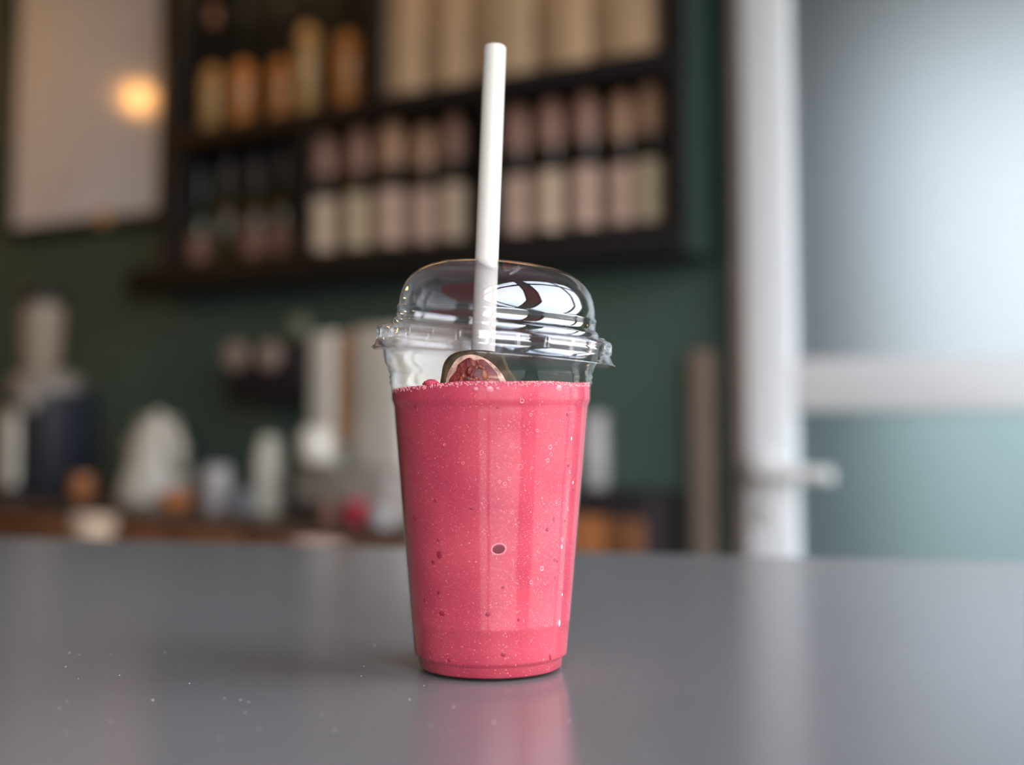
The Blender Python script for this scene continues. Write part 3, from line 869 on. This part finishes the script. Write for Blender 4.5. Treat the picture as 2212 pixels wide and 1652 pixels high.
# ================================================================== PENDANT LAMPS (one is mirrored in the menu board)
M['bulb'] = glow('warm_bulb', (1.0, 0.45, 0.12, 1), 50.0)
M['cord'] = mat('black_cord', (0.015, 0.015, 0.015, 1), .6, .3, var=.1)
M['brass'] = mat('aged_brass', (0.50, 0.34, 0.14, 1), .35, .5, metal=1.0, var=.1)
d = ray(300, 212).normalized()
mt_ = ((bw - .006) - (CAM - ORG).dot(N)) / d.dot(N)
hit = CAM + d * mt_
refl = d - N * (2 * d.dot(N))
def pendant(p, label, power):
    t = empty('pendant_lamp', (p.x, p.y, p.z))
    tag(t, label, 'lamp', 'pendant lamps over the bar')
    lathe('bulb', [(0, -.05), (.02, -.047), (.038, -.034), (.045, -.012), (.043, .012), (.032, .035), (.018, .052), (0, .052)], M['bulb'], t, 24)
    lathe('socket', [(0, .05), (.02, .05), (.022, .055), (.022, .095), (.012, .105), (0, .105)], M['brass'], t, 20)
    tube('cord', [(0, 0, .10), (0, 0, ROOM_H - p.z)], .004, M['cord'], t, 8)
pendant(hit + refl * 1.25, 'glowing warm pendant bulb mirrored in the menu board', 1)
pendant(W(-2.1, 1.7, 2.15), 'glowing warm pendant bulb over the left end of the back counter', 1)
pendant(W(-1.9, 3.0, 2.2), 'glowing warm pendant bulb hanging deep in the room', 1)

# ================================================================== BACK COUNTER
CZ, CW = .955, .50
M['counter'] = mat('dark_walnut_worktop', (0.085, 0.058, 0.045, 1), .30, .5, var=.25, scale=5, stretch=(1, 8, 8))
M['drawer'] = mat('reddish_brown_drawer', (0.22, 0.090, 0.040, 1), .45, .4, var=.35, scale=4, stretch=(1, 6, 6))
M['cabinet'] = mat('dark_brown_cabinet', (0.035, 0.024, 0.020, 1), .5, .4, var=.2)
wt = empty('worktop', W(-2.6, 0, CZ - .018), rz)
tag(wt, 'dark walnut worktop of the back counter', 'worktop')
box('board', 0, 3.195, -CW, -.002, 0, .018, M['counter'], wt, bev=.003)
CU = [-2.6, -1.85, -1.1, -.35, .12, .592]
clab = ['furthest left back counter cabinet, outside the frame', 'brown drawer cabinet at the left edge under the worktop', 'brown drawer cabinet under the white kettle',
        'brown drawer cabinet under the white bottle', 'brown drawer cabinet directly behind the smoothie under the worktop end']
for (a, b), lb in list(zip(zip(CU, CU[1:]), clab))[1:]:
    t = empty('counter_cabinet', W(a, 0, 0), rz)
    tag(t, lb, 'cabinet', 'cabinets of the back counter')
    box('body', .003, b - a - .003, -CW + .05, -.004, .0, CZ - .0185, M['cabinet'], t)
    n_ = 2
    for k in range(n_):
        x0 = .012 + k * (b - a - .012) / n_; x1 = (k + 1) * (b - a - .012) / n_
        dr = box('drawer', x0, x1, -CW + .008, -CW + .049, CZ - .27, CZ - .024, M['drawer'], t, bev=.004)
        tube('pull', [((x0 + x1) / 2 - .05, -CW + .008, CZ - .19), ((x0 + x1) / 2 - .05, -CW - .002, CZ - .19), ((x0 + x1) / 2 + .05, -CW - .002, CZ - .19), ((x0 + x1) / 2 + .05, -CW + .008, CZ - .19)], .005, M['brass'], dr, 8)
        dd = box('cabinet_door', x0, x1, -CW + .02, -CW + .049, .08, CZ - .28, M['drawer'], t, bev=.004)

# ------------------------------------------------------------------ things on the counter
def spot(px, w):
    u, z, s = wp(px, 1080, w)
    return u, s

def lathe_thing(name, px, w, prof_px, m, label, cat, z=CZ + .0005, seg=32):
    """prof in photo pixels: (half width, height above the base)"""
    u, s = spot(px, w)
    o = lathe(name, [(r * s, h * s) for r, h in prof_px], m, None, seg, loc=W(u, w, z))
    tag(o, label, cat)
    return o, s

M['white_enamel'] = mat('warm_white_enamel', (0.56, 0.52, 0.46, 1), .3, .5, var=.06)
M['white_plastic'] = mat('ivory_plastic', (0.62, 0.60, 0.52, 1), .35, .5, var=.05)
M['grey_ceramic'] = mat('grey_ceramic', (0.36, 0.34, 0.34, 1), .3, .5, var=.08)
M['blue_grey'] = mat('blue_grey_ceramic', (0.17, 0.17, 0.19, 1), .3, .5, var=.08)
M['copper'] = mat('copper_orange', (0.36, 0.13, 0.045, 1), .35, .5, var=.15)
M['navy'] = mat('dark_navy_metal', (0.018, 0.022, 0.032, 1), .4, .5, var=.1)
M['beige'] = mat('beige_hopper', (0.30, 0.235, 0.175, 1), .4, .4, var=.18, scale=18)
M['grey_metal'] = mat('warm_grey_metal', (0.26, 0.225, 0.205, 1), .4, .5, var=.1)
M['black_plastic'] = mat('black_plastic', (0.018, 0.014, 0.017, 1), .45, .4, var=.1)
M['red'] = mat('raspberry_red', (0.36, 0.03, 0.045, 1), .4, .5, var=.15)
M['orange_brown'] = mat('orange_brown_panel', (0.38, 0.18, 0.070, 1), .4, .4, var=.15)
M['rose_grey'] = mat('rose_grey_dial', (0.36, 0.27, 0.235, 1), .4, .4, var=.1)
M['wood'] = mat('brown_oak_strip', (0.21, 0.155, 0.125, 1), .5, .4, var=.2, scale=8, stretch=(8, 8, 1))

# coffee grinder at the left edge
gw = .30
u, s = spot(95, gw)
ub = CZ + .0005
g = empty('coffee_grinder', W(u, gw, ub), rz)
tag(g, 'dark coffee grinder with beige bean hopper at the left edge', 'grinder')
P_ = lambda y: (wp(95, y, gw)[1] - ub)
box('body', -.085, .085, -.06, .10, 0, P_(845), M['navy'], g, bev=.012)
box('front_panel', -.082, -.012, -.085, -.0595, .02, P_(880), M['white_enamel'], g, bev=.012)
lathe('collar', [(0, P_(868)), (.085, P_(868)), (.092, P_(855)), (.088, P_(820)), (.06, P_(800)), (0, P_(800))], M['grey_metal'], g, 28, loc=(-.01, 0, 0))
lathe('hopper', [(0, P_(800)), (.038, P_(800)), (.050, P_(770)), (.054, P_(690)), (.052, P_(655)), (0, P_(655))], M['beige'], g, 28, loc=(-.03, 0, 0))
lathe('lid', [(0, P_(657)), (.062, P_(657)), (.062, P_(640)), (.05, P_(622)), (.015, P_(618)), (0, P_(618))], M['black_plastic'], g, 28, loc=(-.03, 0, 0))
tube('spout', [(.05, -.05, P_(850)), (.06, -.09, P_(860)), (.06, -.10, P_(885))], [.028, .026, .022], M['grey_metal'], g, 14)

lathe_thing('copper_cup', 177, .34, [(0, 0), (18, 0), (24, 6), (28, 28), (25, 52), (22, 52), (24, 30), (20, 8), (0, 5)], M['copper'], 'small copper cup beside the dark coffee grinder', 'cup')
# white kettle
u, s = spot(338, .28)
k = empty('white_kettle', W(u, .28, CZ + .0005), rz)
tag(k, 'warm white tapered kettle with round handle on the counter', 'kettle')
lathe('body', [(x * s, y * s) for x, y in [(0, 0), (82, 0), (86, 6), (78, 40), (62, 95), (52, 140), (44, 165), (0, 167)]], M['white_enamel'], k, 36)
lathe('lid', [(x * s, y * s) for x, y in [(0, 166), (46, 166), (46, 174), (38, 180), (12, 182), (12, 192), (0, 194)]], M['white_enamel'], k, 28)
tube('handle', [(50 * s, -.01, 150 * s), (78 * s, -.02, 140 * s), (92 * s, -.02, 108 * s), (88 * s, -.02, 76 * s), (66 * s, -.01, 60 * s)], [.010, .016, .021, .018, .012], M['white_plastic'], k, 14)
tube('spout', [(-60 * s, 0, 70 * s), (-84 * s, 0, 100 * s), (-96 * s, 0, 132 * s)], [.018, .012, .009], M['white_enamel'], k, 12)
lathe_thing('copper_bowl', 378, .43, [(0, 0), (22, 0), (26, 4), (40, 24), (42, 40), (39, 40), (34, 22), (20, 8), (0, 6)], M['copper'], 'low orange copper bowl in front of the white kettle', 'bowl')
lathe_thing('grey_tumbler', 468, .40, [(0, 0), (26, 0), (30, 4), (33, 70), (31, 92), (26, 98), (23, 96), (24, 20), (0, 14)], M['grey_ceramic'], 'tall pale grey tumbler between the kettle and white bottle', 'tumbler')
lathe_thing('blue_grey_cup', 526, .41, [(0, 0), (22, 0), (26, 4), (29, 48), (26, 50), (23, 8), (0, 6)], M['blue_grey'], 'small blue-grey cup left of the white bottle', 'cup')
u, s = spot(580, .36)
t = empty('white_bottle', W(u, .36, CZ + .0005), rz)
tag(t, 'ivory white bottle with rounded top on the counter', 'bottle')
lathe('body', [(x * s, y * s) for x, y in [(0, 0), (28, 0), (32, 5), (32, 110), (29, 128), (22, 140), (0, 140)]], M['white_plastic'], t, 28)
lathe('cap', [(x * s, y * s) for x, y in [(0, 139), (23, 139), (23, 154), (17, 164), (0, 166)]], M['white_plastic'], t, 24)

# drinks dispenser behind the cup
dwp = .33
x0, x1 = wp(664, 1080, .39)[0], wp(866, 1080, .39)[0]
t = empty('drinks_dispenser', W((x0 + x1) / 2, dwp, CZ + .0005), rz)
tag(t, 'ivory drinks dispenser with orange-brown sight strip, left of the smoothie', 'dispenser')
hw = (x1 - x0) / 2
s = wp(760, 900, dwp)[2]
ht = wp(760, 712, dwp)[1] - CZ
hb = wp(760, 955, dwp)[1] - CZ
bx = lambda n_, a, b, y0, y1, z0, z1, m_, bev=.006: box(n_, a, b, y0, y1, z0, z1, M[m_], t, bev=bev)
bx('column', -hw, -hw * .52, -.06, .13, .10, ht - .008, 'white_enamel')
bx('column', -hw * .06, hw, -.06, .13, .10, ht, 'white_enamel', .010)
bx('sight_strip', -hw * .519, -hw * .061, -.045, .13, hb, ht - .012, 'orange_brown', .004)
bx('base', -hw, hw, -.10, .13, 0, .10, 'grey_metal', .008)
bx('drip_tray', -hw * .9, hw * .5, -.118, -.1005, 0, .03, 'black_plastic', .004)
lathe('tap_knob', [(0, 0), (.030, 0), (.036, .012), (.036, .05), (.024, .066), (0, .068)], M['white_enamel'], t, 24, loc=(-hw * .45, -.105, .112))
pd = wp(765, 1060, .46)
lathe_thing('red_cup', 770, .47, [(0, 0), (20, 0), (24, 4), (28, 52), (25, 52), (22, 8), (0, 6)], M['red'], 'raspberry red cup in front of the drinks dispenser', 'cup')
lathe_thing('rose_cup', 712, .473, [(0, 0), (18, 0), (22, 4), (25, 46), (22, 46), (20, 8), (0, 6)], M['label_rose'], 'dull rose cup left of the red cup', 'cup')
lathe_thing('pale_cup', 826, .47, [(0, 0), (22, 0), (26, 4), (30, 40), (27, 40), (24, 8), (0, 6)], M['grey_ceramic'], 'pale grey cup right of the red cup', 'cup')

# black wall box with two dials
ww = .10
x0, zt, s = wp(488, 742, ww); x1, zb, _ = wp(655, 868, ww)
t = empty('wall_control_box', W((x0 + x1) / 2, 0, zb), rz)
tag(t, 'black wall control box with two round dials on green wall', 'control box')
hw = (x1 - x0) / 2
box('case', -hw, hw, -ww, -.001, 0, zt - zb, M['black_plastic'], t, bev=.01)
for px in (512, 585):
    uu, zz, s = wp(px, 768, ww)
    bm = bmesh.new()
    bm_lathe(bm, [(0, .014), (26 * s, .014), (30 * s, .010), (30 * s, 0)], 28)
    bmesh.ops.transform(bm, matrix=Matrix.Translation((uu - (x0 + x1) / 2, -ww, zz - zb)) @ Matrix.Rotation(math.pi / 2, 4, 'X'), verts=bm.verts[:])
    from_bm('dial', bm, M['rose_grey'], t)
# small pale disc thermostat higher on the wall
uu, zz, s = wp(637, 705, .02)
bm = bmesh.new()
bm_lathe(bm, [(0, .024), (18 * s, .024), (24 * s, .018), (27 * s, .006), (27 * s, 0), (0, 0)], 28)
bmesh.ops.transform(bm, matrix=Matrix.Rotation(math.pi / 2, 4, 'X'), verts=bm.verts[:])
o = from_bm('thermostat', bm, mat('pale_green_plastic', (0.20, 0.22, 0.16, 1), .5, .4, var=.08), None, loc=W(uu, .0005, zz), rz=rz)
tag(o, 'small round pale green thermostat above the control box', 'thermostat')

# slim dark cabinet right of the counter, with a jug on it
t = empty('slim_cabinet', W(.60, 0, 0), rz)
tag(t, 'slim black cabinet with brown and painted orange-lit drawers right of the smoothie', 'cabinet')
box('case', 0, .225, -.14, -.002, 0, 1.013, M['black_plastic'], t, bev=.004)
for zt_ in (.965, .735, .505, .275):
    a = box('drawer', .006, .138, -.158, -.1405, zt_ - .22, zt_, M['copper'], t, bev=.003)  # copper colour stands in for orange light on the brown front
    a['label'] = 'brown drawer front painted orange-lit'
    b = box('drawer', .144, .219, -.158, -.1405, zt_ - .22, zt_, M['drawer'], t, bev=.003)
    for q, xx in ((a, .072), (b, .181)):
        box('knob', xx - .008, xx + .008, -.170, -.1585, zt_ - .12, zt_ - .104, M['table_leg'], q, bev=.003)
u, z, s = wp(1285, 1055, .075)
o = lathe('grey_jug', [(x * s, y * s) for x, y in [(0, 0), (24, 0), (28, 4), (30, 80), (26, 130), (28, 160), (25, 160), (23, 130), (26, 60), (0, 10)]], M['grey_ceramic'], None, 28, loc=W(u, .075, 1.0135))
tag(o, 'pale grey jug standing on the slim black cabinet', 'jug')

# brown wooden strip on the wall by the door
x0, zt, s = wp(1487, 757, .03); x1 = wp(1534, 757, .03)[0]
t = empty('wooden_wall_strip', W((x0 + x1) / 2, 0, .02), rz)
tag(t, 'upright brown wooden strip fixed to the green wall by the door', 'strip')
hw = (x1 - x0) / 2
box('plank', -hw, hw, -.03, -.001, 0, zt - .02, M['wood'], t, bev=.004)
for zz in (.3, .8, zt - .08):
    bm = bmesh.new()
    bm_lathe(bm, [(0, .003), (.004, .003), (.005, 0)], 12)
    bmesh.ops.transform(bm, matrix=Matrix.Translation((0, -.03, zz)) @ Matrix.Rotation(math.pi / 2, 4, 'X'), verts=bm.verts[:])
    from_bm('screw', bm, M['brass'], t)

# low service ledge in front of the counter with a cream bowl and a stack of plates
lz = CZ - .062
t = empty('service_ledge', W(-1.8, CW + .012, lz - .03), rz)
tag(t, 'narrow dark ledge along the front of the back counter', 'ledge')
box('board', 0, 2.30, -.26, 0, 0, .03, M['counter'], t, bev=.003)
for xx in (.3, 1.25, 2.1):
    box('bracket', xx - .015, xx + .015, -.22, 0, -.14, -.0005, M['table_leg'], t)
def ledge_thing(name, px, prof_px, m, label, cat):
    w_ = CW + .13
    u, s = spot(px, w_)
    o = lathe(name, [(r * s, h * s) for r, h in prof_px], m, None, 28, loc=W(u, w_, lz + .0005))
    tag(o, label, cat)
ledge_thing('cream_bowl', 203, [(0, 0), (26, 0), (30, 4), (48, 40), (52, 68), (49, 68), (44, 40), (26, 10), (0, 8)], M['label_cream'], 'cream bowl on the ledge below the copper cup', 'bowl')
ledge_thing('pink_bowl', 690, [(0, 0), (30, 0), (34, 4), (56, 36), (60, 60), (57, 60), (50, 36), (30, 10), (0, 8)], M['label_pink'], 'pinkish white bowl on the ledge below the drinks dispenser', 'bowl')
